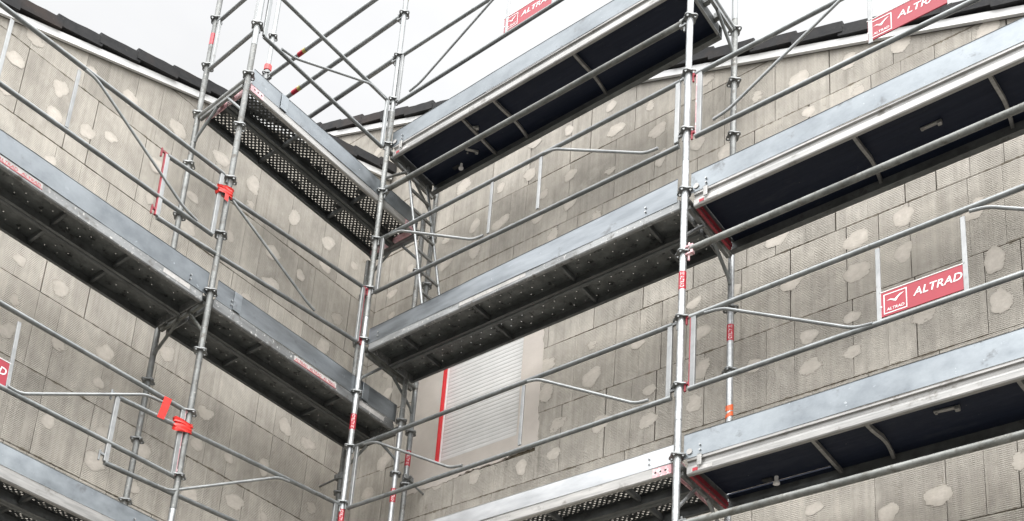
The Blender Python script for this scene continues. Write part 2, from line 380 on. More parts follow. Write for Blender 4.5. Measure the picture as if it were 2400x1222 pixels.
# ------------------------------------------------------------------ ledgers (tubes clipped between rosettes)
def ledger(label, p0, p1, r=.0225, mat='ledger', head_mat='rosette', bands=()):
    p0, p1 = Vector(p0), Vector(p1); d = p1-p0; L = d.length
    t = thing('ledger_tube', label, 'scaffold tube', p0, math.atan2(d.y,d.x), 'horizontal ledger tubes')
    t.rotation_euler = (0, -math.asin(d.z/L), math.atan2(d.y,d.x))
    T('tube', [(.055,0,0),(L-.055,0,0)], r, mat, t, seg=18)
    for x0, s in ((0,1),(L,-1)):
        bm = bmesh.new()
        for z in (.024,-.034): box(bm, (min(x0+s*.018,x0+s*.075),-.015,z-.007), (max(x0+s*.018,x0+s*.075),.015,z+.007), None, .002)
        box(bm, (min(x0+s*.058,x0+s*.076),-.016,-.04), (max(x0+s*.058,x0+s*.076),.016,.03), None, .002)
        box(bm, (x0+s*.042-.006,-.006,-.085), (x0+s*.042+.006,.006,.055), None, .002)
        finish('wedge_head', bm, head_mat, t)
    for a, b_, m_ in bands:
        bm = bmesh.new(); tube(bm, [(a,0,0),(b_,0,0)], r+.0012, 18, False); finish('label_band', bm, m_, t, smooth=True)
    return t
ledger('thick mossy tube crossing under the lowest right deck', (BX,0,-.475), (2*BX+.1,0,-.475))
ledger('thick mossy tube with red end clamp crossing under the middle right deck', (BX,0,1.512), (2*BX+.1,0,1.515), head_mat='pink_paint')
ledger('thick dirty tube crossing under the topmost black deck', (0,0,3.5), (BX,0,3.492), bands=[(.14,.30,'ledger')])
ledger('topmost of the three tubes running off behind the top left guard rail', (-.0,0,5.98), (-1.95,0,5.95), mat='galv', bands=[(1.40,1.47,'band_red'),(1.36,1.40,'yellow')])
ledger('middle one of the three tubes running off behind the top left guard rail', (-.0,0,5.505), (-1.95,0,5.46), mat='galv', bands=[(1.39,1.47,'band_red'),(1.35,1.39,'yellow')])
ledger('lowest of the three tubes running off behind the top left guard rail', (-.0,0,5.01), (-1.95,0,4.97), mat='galv')

# ------------------------------------------------------------------ transoms with their two struts
def transom(label, xy0, xy1, z, mat='galv_old', st='galv'):
    a, b = Vector((*xy0,z)), Vector((*xy1,z)); d = b-a; L = d.length
    t = thing('transom_bracket', label, 'scaffold bracket', a, math.atan2(d.y,d.x), 'cross tubes carrying the decks')
    T('tube', [(.022,0,-.035),(L-.022,0,-.035)], .0225, mat, t, seg=16)
    bm = bmesh.new(); box(bm, (.05,-.012,-.088), (L-.05,.012,-.058), None, .002); finish('lower_flange', bm, mat, t)
    T('strut', [(L*.58,.0,-.085),(L-.04,0,-.245),(L-.02,0,-.285)], .0125, st, t)
    T('strut', [(L*.36,.0,-.085),(.04,0,-.30),(.02,0,-.33)], .0125, st, t)
    return t
transom('round cross tube with strut at the left end of the perforated top left deck', pC, pCr, 3.5, 'galv_old', 'rail')
transom('dark cross tube with strut where the two middle left decks meet', pC, pCr, 1.5, 'ledger', 'ledger')
transom('cross tube under the corner end of the perforated top left deck', pD, pDr, 3.47, 'rail', 'rail')
transom('cross tube under the corner end of the middle left deck', pD, pDr, 1.47, 'ledger', 'rail')
transom('cross tube under the corner end of the topmost black deck', pA, pE, 3.99, 'galv_old', 'galv_old')
transom('cross tube with strut under the corner end of the dimpled middle deck', pA, pE, 1.97, 'ledger', 'rail')
transom('cross tube with strut under the outer right end of the topmost black deck', pB, pBr, 4.03, 'galv', 'rail')
transom('cross tube with strut between the dimpled deck and the middle right deck', pB, pBr, 1.98, 'galv_old', 'rail')
transom('cross tube with strut between the lowest middle and lowest right decks', pB, pBr, -.02, 'galv_old', 'galv')

# ------------------------------------------------------------------ guard rail frames
RR = .0168
def emblem(parent, x, z, s, y):
    bm = bmesh.new(); w = s*.045
    def q(a0,a1,b0,b1): bm.faces.new([bm.verts.new((x+u,y,z+v)) for u,v in ((a0,b0),(a1,b0),(a1,b1),(a0,b1))])
    h = s*1.02
    q(0,s,0,w); q(0,s,h-w,h); q(0,w,w,h-w); q(s-w,s,w,h-w)
    gull = [(.12,.66),(.30,.70),(.47,.62),(.56,.70),(.70,.80),(.90,.84),(.72,.73),(.62,.64),(.53,.50),(.44,.54),(.30,.64)]
    bm.faces.new([bm.verts.new((x+u*s,y,z+v*h)) for u,v in gull])
    finish('emblem', bm, 'white', parent)
    place_text('ALTRAD', s*.2, (x+s*.12,y,z+s*.14), s*.76, parent, 'white', 'lettering', .18)
def guard(label, loc, rz, rails, members=(), posts=(), braces=(), sign=None, mats=None, hooks=True, bevel=0):
    t = thing('guard_rail_frame', label, 'guard rail', loc, rz, 'guard rail frames of the scaffold')
    mats = mats or {}
    for i, (a, b) in enumerate(rails):
        T('rail', [(a[0],0,a[1]),(b[0],0,b[1])], RR, mats.get('rail%d'%i,'rail'), t, seg=16)
    for i, (a, b) in enumerate(members):
        bm = bmesh.new(); bar(bm, (a[0],0,a[1]), (b[0],0,b[1]), .034, .024, bev=.003)
        mm = finish('end_post', bm, mats.get('member%d'%i,'post'), t)
        if ('edge%d'%i) in mats:
            bm = bmesh.new(); e = mats['edge%d'%i][1]; bar(bm, (a[0]+e*.0185,0,a[1]), (b[0]+e*.0185,0,b[1]), .012, .02, bev=.002)
            finish('edge_strip', bm, mats['edge%d'%i][0], mm)
        if hooks:
            s = -1 if a[0] < rails[0][1][0]/2 else 1
            for (hx,hz) in ((a[0],a[1]+.005),(b[0],b[1]+.045)):
                bm = bmesh.new(); box(bm, (min(hx,hx+s*.055),-.008,hz-.010), (max(hx,hx+s*.055),.008,hz+.008), None, .002)
                box(bm, (hx+s*.05-.006,-.007,hz-.055), (hx+s*.05+.006,.007,hz+.02), None, .002)
                finish('hook', bm, mats.get('hook','rosette'), mm)
    for (a, b) in posts:
        bm = bmesh.new(); bar(bm, (a[0],0,a[1]-.012), (b[0],0,b[1]+.012), .026, .012, bev=.002); finish('flat_post', bm, 'post', t)
    for pts in braces:
        bm = bmesh.new(); P = [Vector((x,-.012,z)) for x,z in pts]
        # soften the two bends
        Q = [P[0]]
        for i in range(1,len(P)-1):
            a = (P[i-1]-P[i]).normalized(); c = (P[i+1]-P[i]).normalized()
            for k in range(5):
                u = k/4; A = P[i]+a*.05; D = P[i]+c*.05; Q.append(A*(1-u)**2+P[i]*2*u*(1-u)+D*u*u)
        Q.append(P[-1]); tube(bm, Q, .0105, 10); finish('brace_rod', bm, 'galv', t, smooth=True)
    if sign:
        x0, x1, z0, z1, txt = sign
        sg = B('sign_panel', (x0,-.004,z0), (x1,.004,z1), 'sign_red', t, 'red sign panel with white lettering', .001)
        bm = bmesh.new(); box(bm, (x0-.005,-.006,z1+.001), (x1+.005,.006,z1+.007), None, .001); finish('edge_strip', bm, 'white', sg)
        H = z1-z0
        emblem(sg, x0+.018, z0+H*.08, H*.80, -.0055)
        place_text('ALTRAD', H*.44, (x0+H*1.12,-.0055,z0+H*.42), (x1-x0)-H*1.12-.012, sg, 'white', 'lettering', .22)
        bm = bmesh.new(); tube(bm, [(x0+.004,-.007,z0+H*.42),(x0+.004,-.004,z0+H*.42)], .006, 10); finish('rivet', bm, 'white', sg)
    return t
brA = [[(.17,.965),(.29,.95),(1.10,.473),(1.205,.462)], [(1.74,.962),(1.83,.948),(2.62,.475),(2.715,.468)]]
brB = [[(.20,.478),(.31,.498),(1.09,.945),(1.20,.965)], [(1.74,.478),(1.85,.498),(2.63,.945),(2.74,.965)]]
mem = [((.085,.98),(.085,.445)), ((2.85,.972),(2.85,.44))]
pst = [((1.24,.97),(1.24,.46)), ((1.70,.965),(1.70,.46))]
def rset(zt0,zt1,zb0,zb1): return [((.06,zt0),(2.865,zt1)), ((.065,zb0),(2.87,zb1))]
guard('guard rail frame in front of the grey window shutter', (0,0,0), 0, rset(.984,.976,.44,.434), mem, [pst[1]], brA)
guard('guard rail frame above the dimpled middle deck', (0,0,2), 0, rset(.983,.967,.444,.406), mem, pst, brA)
guard('guard rail frame with red sign above the topmost black deck', (0,0,4), 0, rset(.99,.965,.44,.47), [((.05,.985),(.05,.46)),((2.85,.965),(2.85,.46))], pst, brB, (1.215,1.705,.478,.63,1))
guard('red signed guard rail frame above the lowest right deck, against ribbed wall', (BX,0,0), 0, rset(.985,1.0,.457,.461), [((.09,.985),(.09,.455)),((2.85,.98),(2.85,.46))], pst, brA, (1.249,1.696,.486,.645,1), {'edge0':('red_paint',-1),'hook':'red_paint'})
guard('red signed guard rail frame above the middle right deck, before the roof verge', (BX,0,2), 0, rset(.962,.93,.424,.407), [((.09,.955),(.09,.42)),((2.85,.93),(2.85,.41))], pst, brB, (1.225,1.70,.49,.648,1), {'edge0':('pink_paint',-1),'hook':'red_paint'})
# left run: local x = SL - s
SL = 4.44
def lx(s): return SL-s
guard('upper left guard rail frame in front of the white roof verge', LW(SL,0,1.5), ROTL, [((.06,.945),(lx(1.578),1.003)),((.06,.40),(lx(1.585),.453))],
      [((.10,.945),(.10,.41)),((lx(1.592),1.0),(lx(1.59),.46))], [((lx(3.315),.935),(lx(3.315),.43)),((lx(2.815),.945),(lx(2.815),.44))], [[(lx(2.78),.962),(lx(2.69),.955),(lx(1.86),.49),(lx(1.736),.463)]])
guard('lower left guard rail frame with the cut off red sign end', LW(SL,0,-.5), ROTL, [((.06,.975),(lx(1.562),.995)),((.06,.43),(lx(1.56),.481))],
      [((.10,.96),(.10,.43)),((lx(1.57),.985),(lx(1.565),.49))], [((lx(2.827),.945),(lx(2.81),.46)),((lx(3.30),.945),(lx(3.30),.46))], [[(lx(2.815),.478),(lx(2.728),.472),(lx(1.88),.937),(lx(1.742),.952)]],
      (lx(3.285),lx(2.825),.465,.63,1), {'rail1':'rail','edge1':('pink_paint',1),'hook':'pink_paint'})
lb = lambda s: SC-s
guard('short guard rail frame with red ends reaching past the left post to the central post', LW(SC,0,1.5), ROTL, [((lb(2.06),.805),(lb(.083),.976)),((lb(2.05),.278),(lb(.076),.447))],
      [((lb(2.06),.81),(lb(2.05),.285)),((lb(.075),.975),(lb(.075),.45))], [], [[(lb(1.47),.835),(lb(1.395),.80),(lb(.635),.455),(lb(.558),.437)]], None, {'edge0':('red_paint',-1),'edge1':('red_paint',1),'hook':'red_paint'})
guard('lowest short guard rail frame with an open grey hook at its left end', LW(SC,0,-.5), ROTL, [((lb(2.07),.815),(lb(.06),.971)),((lb(2.08),.323),(lb(.06),.45))],
      [((lb(2.075),.82),(lb(2.075),.33)),((lb(.075),.965),(lb(.075),.455))], [], [[(lb(1.676),.348),(lb(1.572),.358),(lb(.675),.897),(lb(.57),.912)]], None, {'hook':'galv'})
guard('top guard rail pair with one thin brace above the perforated deck, against the sky', LW(SC,0,3.5), ROTL, [((lb(1.44),.955),(lb(.073),.948)),((lb(1.44),.455),(lb(.068),.435))],
      [((lb(1.435),.955),(lb(1.435),.46)),((lb(.07),.945),(lb(.07),.445))], [], [[(lb(1.262),.478),(lb(1.117),.505),(lb(.289),.985),(lb(.10),1.0)][:2]+[(lb(.30),.935),(lb(.11),.925)]], None, {'member0':'galv','member1':'galv'})
v = Vector((*pCr,0))-Vector((*pC,0))
guard('short guard rail frame closing the left end of the top deck against the sky', (pCr[0],pCr[1],3.5), math.atan2(-v.y,-v.x), [((.045,.955),(.60,.958)),((.045,.45),(.60,.458))],
      [((.06,.95),(.06,.455)),((.592,.955),(.592,.46))], mats={'rail0':'galv','rail1':'galv'})

# ------------------------------------------------------------------ decks
DG = 'scaffold decks'
def ply_deck(label, loc, L, bars, end_mat, far_mat, hatch=None, slit=None, latches=()):
    t = thing('plywood_deck', label, 'scaffold deck', loc, 0, DG)
    y0, y1 = .02, .58; x0, x1 = .055, L-.055
    prof = [(0,-.024),(0,-.042),(.014,-.046),(.016,-.070),(.004,-.080),(.0015,-.092),(.0015,-.126),(.006,-.134),(.030,-.134),(.030,-.126),(.024,-.122),(.024,-.036),(.030,-.034),(.030,-.024)]
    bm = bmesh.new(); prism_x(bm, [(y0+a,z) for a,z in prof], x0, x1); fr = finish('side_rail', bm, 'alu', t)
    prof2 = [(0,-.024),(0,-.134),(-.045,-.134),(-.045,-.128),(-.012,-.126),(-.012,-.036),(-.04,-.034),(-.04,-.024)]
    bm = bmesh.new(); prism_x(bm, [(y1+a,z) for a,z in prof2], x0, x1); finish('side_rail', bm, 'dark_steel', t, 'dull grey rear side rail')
    bm = bmesh.new()
    if slit:
        box(bm, (x0+.02,y0+.03,-.040), (slit[1],y1-.080,-.031)); box(bm, (slit[1]+.001,y0+.03,-.040), (x1-.02,y1-.013,-.031))
        box(bm, (x0+.02,y1-.060,-.040), (slit[1],y1-.013,-.031))
    else: box(bm, (x0+.02,y0+.03,-.040), (x1-.02,y1-.013,-.031))
    finish('plywood_panel', bm, 'ply', t)
    for bx_, bend in bars:
        bm = bmesh.new(); P = [Vector((bx_,y0+.03,-.058))]
        for k in range(1,12):
            u = k/11; P.append(Vector((bx_+bend*math.sin(PI*u)*(.6 if u<.5 else .6), y0+.03+(y1-y0-.045)*u, -.058-.016*bend/.03*math.sin(2*PI*u) if bend else -.058)))
        for a, b in zip(P, P[1:]): bar(bm, a, b+(b-a)*.04, .020, .026, Vector((0,0,1)))
        finish('cross_bar', bm, 'alu', t)
    for ex, em in ((x0,end_mat),(x1-.016,far_mat)):
        bm = bmesh.new(); box(bm, (ex,y0+.031,-.120), (ex+.016,y1-.046,-.030), None, .002)
        eb = finish('end_beam', bm, 'dark_steel', t)
        bm = bmesh.new(); box(bm, (ex-.004 if ex == x0 else ex,y0+.031,-.128), (ex+.016 if ex == x0 else ex+.020,y1-.046,-.1205), None, .001); box(bm, (ex+.0165 if ex == x0 else ex-.003,y0+.031,-.112), (ex+.019 if ex == x0 else ex-.0005,y1-.046,-.080), None, 0); finish('painted_flange', bm, em, eb)
        for yy in (.12,.30,.46):
            bm = bmesh.new(); s = -1 if ex == x0 else 1; xx = ex if s < 0 else ex+.016
            box(bm, (min(xx,xx+s*.04),yy-.02,-.062), (max(xx,xx+s*.04),yy+.02,-.008), None, .003); finish('claw', bm, 'galv_old', eb)
    for hx, hy, ln, tilt in latches:
        bm = bmesh.new(); box(bm, (-ln/2,-.012,-.012), (ln/2,.012,0), Matrix.Translation((hx,hy,-.041)) @ Matrix.Rotation(tilt,4,'Z'), .002)
        box(bm, (ln/2-.012,-.016,-.03), (ln/2+.014,.012,-.002), Matrix.Translation((hx,hy,-.041)) @ Matrix.Rotation(tilt,4,'Z'), .003)
        tube(bm, [(hx-ln/2+.012,hy,-.06),(hx-ln/2+.012,hy,-.04)], .007, 8); finish('latch', bm, 'alu', t)
    if hatch:
        for (kx,ky) in hatch:
            bm = bmesh.new(); tube(bm, [(kx,ky,-.041),(kx,ky,-.072),(kx,ky,-.082)], .012, 12); tube(bm, [(kx,ky,-.083),(kx,ky,-.094)], .021, 14); finish('hatch_knob', bm, 'white', t)
            B('hinge', (kx-.09,ky-.016,-.052), (kx-.025,ky+.016,-.041), 'rubber', t)
    # small worn rail label
    lb_ = B('rail_label', (x0+.03,y0-.0005,-.122), (x0+.17,y0+.001,-.097), 'sticker', fr, bev=0)
    B('label_mark', (x0+.04,y0-.002,-.120), (x0+.075,y0-.0008,-.099), 'band_red', fr, bev=0)
    return t
ply_deck('topmost black plywood deck of the middle bay with three pale cross bars', (0,0,4), BX, [(.76,0),(1.09,.02),(1.866,.02)], 'dark_steel', 'post', [(.43,.50)], None, [(.60,.42,.10,.9),(.78,.24,.04,.5)])
ply_deck('middle right black plywood deck with red end beam and bent cross bars', (BX,0,2), BX, [(1.08,.028),(1.855,.028),(2.4,.0)], 'red_paint', 'red_paint', None, None, [(1.47,.297,.11,0)])
ply_deck('lowest right black plywood deck with a slit of light along its rear edge', (BX,0,0), BX, [(.79,0),(1.10,.032),(1.88,.03)], 'red_paint', 'red_paint', [(.43,.455)], (.06,.745), [(1.49,.25,.12,.1)])

def planks(kind, labels, loc, rz, L, bars, x0=.05):
    for (ya, yb), lab in zip(((.02,.294),(.302,.578)), labels):
        t = thing('steel_plank', lab, 'scaffold plank', loc, rz, 'metal planks of the scaffold')
        xa, xb = x0, L-.05; w = yb-ya
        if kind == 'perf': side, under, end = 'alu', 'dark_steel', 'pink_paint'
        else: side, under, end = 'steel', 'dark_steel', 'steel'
        front = ya < .1
        # top sheet in its own frame so that the hole grid starts at the plank edge
        bm = bmesh.new(); n = 1
        vs = [bm.verts.new(q) for q in ((xa,.004,-.018),(xb,.004,-.018),(xb,w-.004,-.018),(xa,w-.004,-.018))]; bm.faces.new(vs)
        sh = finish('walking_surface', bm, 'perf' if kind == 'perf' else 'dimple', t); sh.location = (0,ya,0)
        for k, (yy, s) in enumerate(((ya,1),(yb,-1))):
            pr = [(yy,-.014),(yy,-.086),(yy+s*.006,-.094),(yy+s*.030,-.094),(yy+s*.030,-.089),(yy+s*.008,-.086),(yy+s*.004,-.08),(yy+s*.004,-.014)]
            bm = bmesh.new(); prism_x(bm, pr, xa, xb)
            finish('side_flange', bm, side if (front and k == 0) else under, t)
        for bx_ in bars:
            bm = bmesh.new(); box(bm, (bx_-.011,ya+.006,-.060), (bx_+.011,yb-.006,-.0195), None, .003); finish('stiffener', bm, under, t)
        for ex, s in ((xa,-1),(xb,1)):
            bm = bmesh.new(); box(bm, (ex-.004,ya+.005,-.088), (ex+.004,yb-.005,-.021), None, .001)
            for yy in (ya+.06, yb-.06): box(bm, (min(ex+s*.0045,ex+s*.05),yy-.025,-.05), (max(ex+s*.0045,ex+s*.05),yy+.025,-.004), None, .003)
            finish('end_plate', bm, end, t)
        if kind == 'perf' and front:
            bm = bmesh.new()
            for k in range(3): tube(bm, [(xb-.04-.035*k,ya-.0015,-.055),(xb-.04-.035*k,ya+.002,-.055)], .008, 10)
            for k in range(3): tube(bm, [(xa+.04+.035*k,ya-.0015,-.055),(xa+.04+.035*k,ya+.002,-.055)], .008, 10)
            finish('rivet_hole', bm, 'rubber', t)
            for ex in (xa, xb-.13): B('painted_end', (ex,ya-.001,-.088), (ex+.13,ya+.001,-.024), 'pink_paint', t, bev=0)
planks('dim', ('front dimpled steel plank of the middle bay', 'rear dimpled steel plank of the middle bay, nearest the shutter'), (0,0,1.99), 0, BX, (.36,1.085,1.88,2.6))
planks('perf', ('front perforated plank at the bottom of the middle bay', 'rear perforated plank at the bottom of the middle bay'), (0,0,0), 0, BX, (.5,1.2,1.9,2.5))
LB = SC-SD
planks('perf', ('front perforated plank of the top left deck, under the shiny toe board', 'rear perforated plank of the top left deck, nearest the left wall'), LW(SC,0,3.5), ROTL, LB, (.62,1.42))
planks('dim', ('front dimpled plank of the middle left deck towards the corner, with red stickers', 'rear dimpled plank of the middle left deck towards the corner'), LW(SC,0,1.5), ROTL, LB, (.60,1.44))
planks('dim', ('front dimpled plank of the middle left deck at the photo edge, with worn stickers', 'rear dimpled plank of the middle left deck at the photo edge, against the wall'), LW(SL,0,1.49), ROTL, SL-SC, (.5,1.25,1.8,2.3))
planks('perf', ('front perforated plank of the lowest left deck', 'rear perforated plank of the lowest left deck'), LW(SL,0,-.5), ROTL, SL-SC, (.5,1.25,2.0))
# stickers on the plank sides
def sticker(root_label, x0, x1, z0, z1, words):
    root = [o for o in C.objects if o.get('label') == root_label][0]
    s = B('side_label', (x0,.0185,z0), (x1,.0199,z1), 'sticker', root, 'worn sticker strip', 0)
    if words:
        n = len(words); w = (x1-x0)/n
        for k, wd in enumerate(words): place_text(wd, (z1-z0)*.72, (x0+w*k+.012,.0182,z0+(z1-z0)*.22), w-.024, s, 'band_red')
        B('stripe', (x0,.0180,z0-.0), (x1,.0184,z0+.006), 'band_red', s, bev=0)
fr_a = 'front dimpled plank of the middle left deck towards the corner, with red stickers'
sticker(fr_a, SC-.666, SC-.21, -.072, -.026, ['ALTRAD','ALTRAD','ALTRAD'])
sticker(fr_a, SC+.06, SC+.35, -.07, -.03, [])
fr_b = 'front dimpled plank of the middle left deck at the photo edge, with worn stickers'
sticker(fr_b, lx(1.91), lx(1.68), -.065, -.03, [])
sticker(fr_b, lx(3.2), lx(2.87), -.072, -.028, ['ALTRAD','ALTRAD'])
sticker('front dimpled steel plank of the middle bay', 1.0, 1.62, -.068, -.034, [])

# ------------------------------------------------------------------ toe boards
def toe(label, loc, rz, x0, x1, mat, z0=-.022, z1=.14, tilt=(0,0), joints=(), clips=(), rail_lip=True, rivets=(), discs=()):
    t = thing('toe_board', label, 'toe board', loc, rz, 'toe boards along the deck edges')
    bm = bmesh.new(); n = 24; rows = []
    rnd = random.Random(hash(label) % 1000 if False else sum(map(ord, label)))
    for i in range(n+1):
        u = i/n; x = x0+(x1-x0)*u; dz = tilt[0]*(1-u)+tilt[1]*u
        wob = .0022*math.sin(u*9+rnd.random())+rnd.uniform(-.0007,.0007)
        rows.append([bm.verts.new((x,y,z)) for y,z in ((.016+wob,z0),(.0145+wob*1.6,(z0+z1)/2+dz/2),(.016+wob,z1-.004+dz),(.013+wob,z1+dz),(.019+wob,z1+dz),(.019+wob,z1-.008+dz),(.0175+wob*1.6,(z0+z1)/2+dz/2),(.019+wob,z0))])
    for a, b in zip(rows, rows[1:]):
        for k in range(8): bm.faces.new((a[k],a[(k+1)%8],b[(k+1)%8],b[k]))
    bm.faces.new(rows[0]); bm.faces.new(rows[-1])
    pn = finish('panel', bm, mat, t, smooth=True)
    for jx in joints:
        bm = bmesh.new(); box(bm, (jx-.035,.0085,z0+.004), (jx+.035,.0115,z1-.004), None, .001); finish('joint_plate', bm, mat, t)
    for cx in clips:
        bm = bmesh.new(); box(bm, (cx-.015,.004,z0-.075), (cx+.015,.0095,z0+.004), None, .004); finish('clip', bm, 'alu', t)
    for rx in rivets:
        bm = bmesh.new()
        for zz in (z0+.035, z0+.07): tube(bm, [(rx,.006,zz),(rx,.014,zz)], .0065, 10)
        finish('bolt_pair', bm, 'galv_new', t)
    for dx in discs:
        bm = bmesh.new(); tube(bm, [(dx,.0085,z0+.042),(dx,.0115,z0+.042)], .019, 18); finish('round_mark', bm, 'sticker', t)
    return t
toe('long pale blue toe board along the topmost black deck', (0,0,4), 0, .03, BX-.03, 'sheet', -.024, .14, clips=(.15,2.75), rivets=(.15,2.75), discs=(.07,), joints=())
toe('pale blue toe board along the middle right deck', (BX,0,2), 0, .035, BX, 'sheet', -.024, .14, clips=(.145,), rivets=(.145,), discs=(.075,))
toe('pale blue toe board along the lowest right deck', (BX,0,0), 0, .035, BX, 'sheet', -.024, .146, clips=(.145,), rivets=(.145,), discs=(.075,))
toe('dull grey toe board above the dimpled middle deck', (0,0,1.99), 0, .04, BX-.065, 'sheet_dull', -.03, .135, tilt=(-.02,.025), rivets=(.15,2.62))
toe('bright silver toe board along the lowest middle deck', (0,0,0), 0, .05, BX-.035, 'sheet_bright', -.018, .105, rivets=(2.72,))
toe('dented shiny toe board along the perforated top left deck', LW(SC,0,3.5), ROTL, .055, LB-.03, 'sheet', -.03, .12, joints=(.38,))
toe('grey toe board of the middle left deck towards the corner, with an overlap joint', LW(SC,0,1.5), ROTL, .06, LB-.03, 'sheet_dull', -.012, .152, joints=(.25,1.62), rivets=(.20,))
toe('scratched toe board of the middle left deck at the photo edge', LW(SL,0,1.49), ROTL, .06, SL-SC-.025, 'sheet', -.02, .15, tilt=(-.03,.015), rivets=(2.75,), joints=())
toe('speckled pale toe board along the lowest left deck', LW(SL,0,-.5), ROTL, .06, SL-SC-.03, 'sheet', -.012, .125, rivets=(2.66,))

# ------------------------------------------------------------------ ladder, tapes, wall ties
ld = thing('access_ladder', 'narrow grey ladder leaning up to the topmost black deck near the corner', 'ladder', (.5,.2,1.975))
top = Vector((-.42,0,1.90))
for yy in (0,.26): T('stringer', [(0,yy,0),(top.x,yy,top.z)], .0125, 'galv', ld)
for k in range(1,8):
    u = (k*.235)/1.90
    bm = bmesh.new(); bar(bm, (top.x*u,.008,top.z*u), (top.x*u,.252,top.z*u), .022, .022, Vector((0,0,1)), .002); finish('rung', bm, 'galv_old', ld)
def wrap(label, loc, rz, w, d, h, mat='tape', tail=True):
    t = thing('tape_wrap', label, 'tape', loc, rz)
    bm = bmesh.new(); n = 22; rows = []
    rnd = random.Random(int(h*1e4)+int(abs(loc[2])*100))
    for k in range(11):
        z = h*(k/10-.5); ring = []; kk = 1+(.07 if k%3 == 1 else -.03)+rnd.uniform(-.03,.03); ph = rnd.uniform(0,6)
        for i in range(n):
            a = 2*PI*i/n; e = 2.6
            cx = math.copysign(abs(math.cos(a))**(2/e), math.cos(a)); sy = math.copysign(abs(math.sin(a))**(2/e), math.sin(a))
            j = kk+.05*math.sin(3*a+ph)+rnd.uniform(-.05,.05)
            ring.append(bm.verts.new((cx*w/2*j, sy*d/2*j, z+rnd.uniform(-.003,.003)+.014*math.sin(a+1)+(.012*math.sin(a*2+ph) if k in (0,10) else 0))))
        rows.append(ring)
    for A_, B_ in zip(rows, rows[1:]):
        for i in range(n): bm.faces.new((A_[i],A_[(i+1)%n],B_[(i+1)%n],B_[i]))
    finish('wrap', bm, mat, t, smooth=True)
    if tail:
        bm = bmesh.new(); box(bm, (-.012,-d/2-.004,-h/2-.055), (.022,-d/2+.0,-h/2+.005), None, .001); finish('loose_end', bm, mat, t)
    return t
wrap('red tape binding the short guard rail to the left post below the top deck', LW(1.548,-.002,2.365), ROTL, .135, .062, .075)
wrap('red tape binding the lowest guard rail to the left post', LW(1.555,-.002,.365), ROTL, .150, .062, .085, tail=False)
t = thing('tape_strip', 'flat red tape strip joining two rails left of the left post', 'tape', LW(1.705,-.02,.40), ROTL)
bm = bmesh.new()
pts = [(-.04,.097),(.020,.103),(.006,.02),(-.014,-.073),(-.069,-.080),(-.053,.01)]
f = bm.faces.new([bm.verts.new((x,0,z)) for x,z in pts]); r_ = bmesh.ops.extrude_face_region(bm, geom=[f])
bmesh.ops.translate(bm, verts=[v for v in r_['geom'] if isinstance(v, bmesh.types.BMVert)], vec=(0,-.003,0)); finish('strip', bm, 'tape', t)
t = thing('tape_wrap', 'torn orange tape round the rear post beside the right wall', 'tape', (BX,.672,.69))
bm = bmesh.new(); n = 20
for (z0,h,ph) in ((0,.045,0),(-.055,.03,1.2)):
    A_ = [bm.verts.new(((RT+.002)*math.cos(2*PI*i/n),(RT+.002)*math.sin(2*PI*i/n),z0+.012*math.sin(2*PI*i/n+ph))) for i in range(n)]
    B_ = [bm.verts.new(((RT+.003)*math.cos(2*PI*i/n),(RT+.003)*math.sin(2*PI*i/n),z0+h+.016*math.sin(2*PI*i/n+ph))) for i in range(n)]
    for i in range(n): bm.faces.new((A_[i],A_[(i+1)%n],B_[(i+1)%n],B_[i]))
finish('wrap', bm, 'orange', t, smooth=True)
def tie(label, base, to):
    base, to = Vector(base), Vector(to); d = to-base
    t = thing('wall_tie', label, 'wall tie', base, math.atan2(d.y,d.x), 'ties holding the scaffold to the wall')
    bm = bmesh.new(); tube(bm, [(0,0,-.03),(0,0,.03)], RT+.010, 14); box(bm, (-.05,-.045,-.02), (.03,-.028,.022), None, .004); box(bm, (.02,-.04,-.026), (.06,.03,.026), None, .006)
    finish('coupler', bm, 'rosette', t, smooth=False)
    L = Vector((d.x,d.y,0)).length
    T('anchor_rod', [(.05,0,0),(L,0,d.z)], .009, 'galv_old', t)
    bm = bmesh.new(); tube(bm, [(.0,-.035,.0),(.0,-.075,.0)], .008, 8); tube(bm, [(.0,-.055,.0),(.0,-.066,.0)], .014, 6); finish('bolt', bm, 'galv_old', t)
tie('dark coupler and rod tying the post beside the red window edge', (pE[0],pE[1],1.055), (pE[0]+.03,.893,1.0))
tie('rusty coupler and rod tying the dark corner post to the left wall', (pDr[0],pDr[1],1.16), (-.868,.50,1.14))

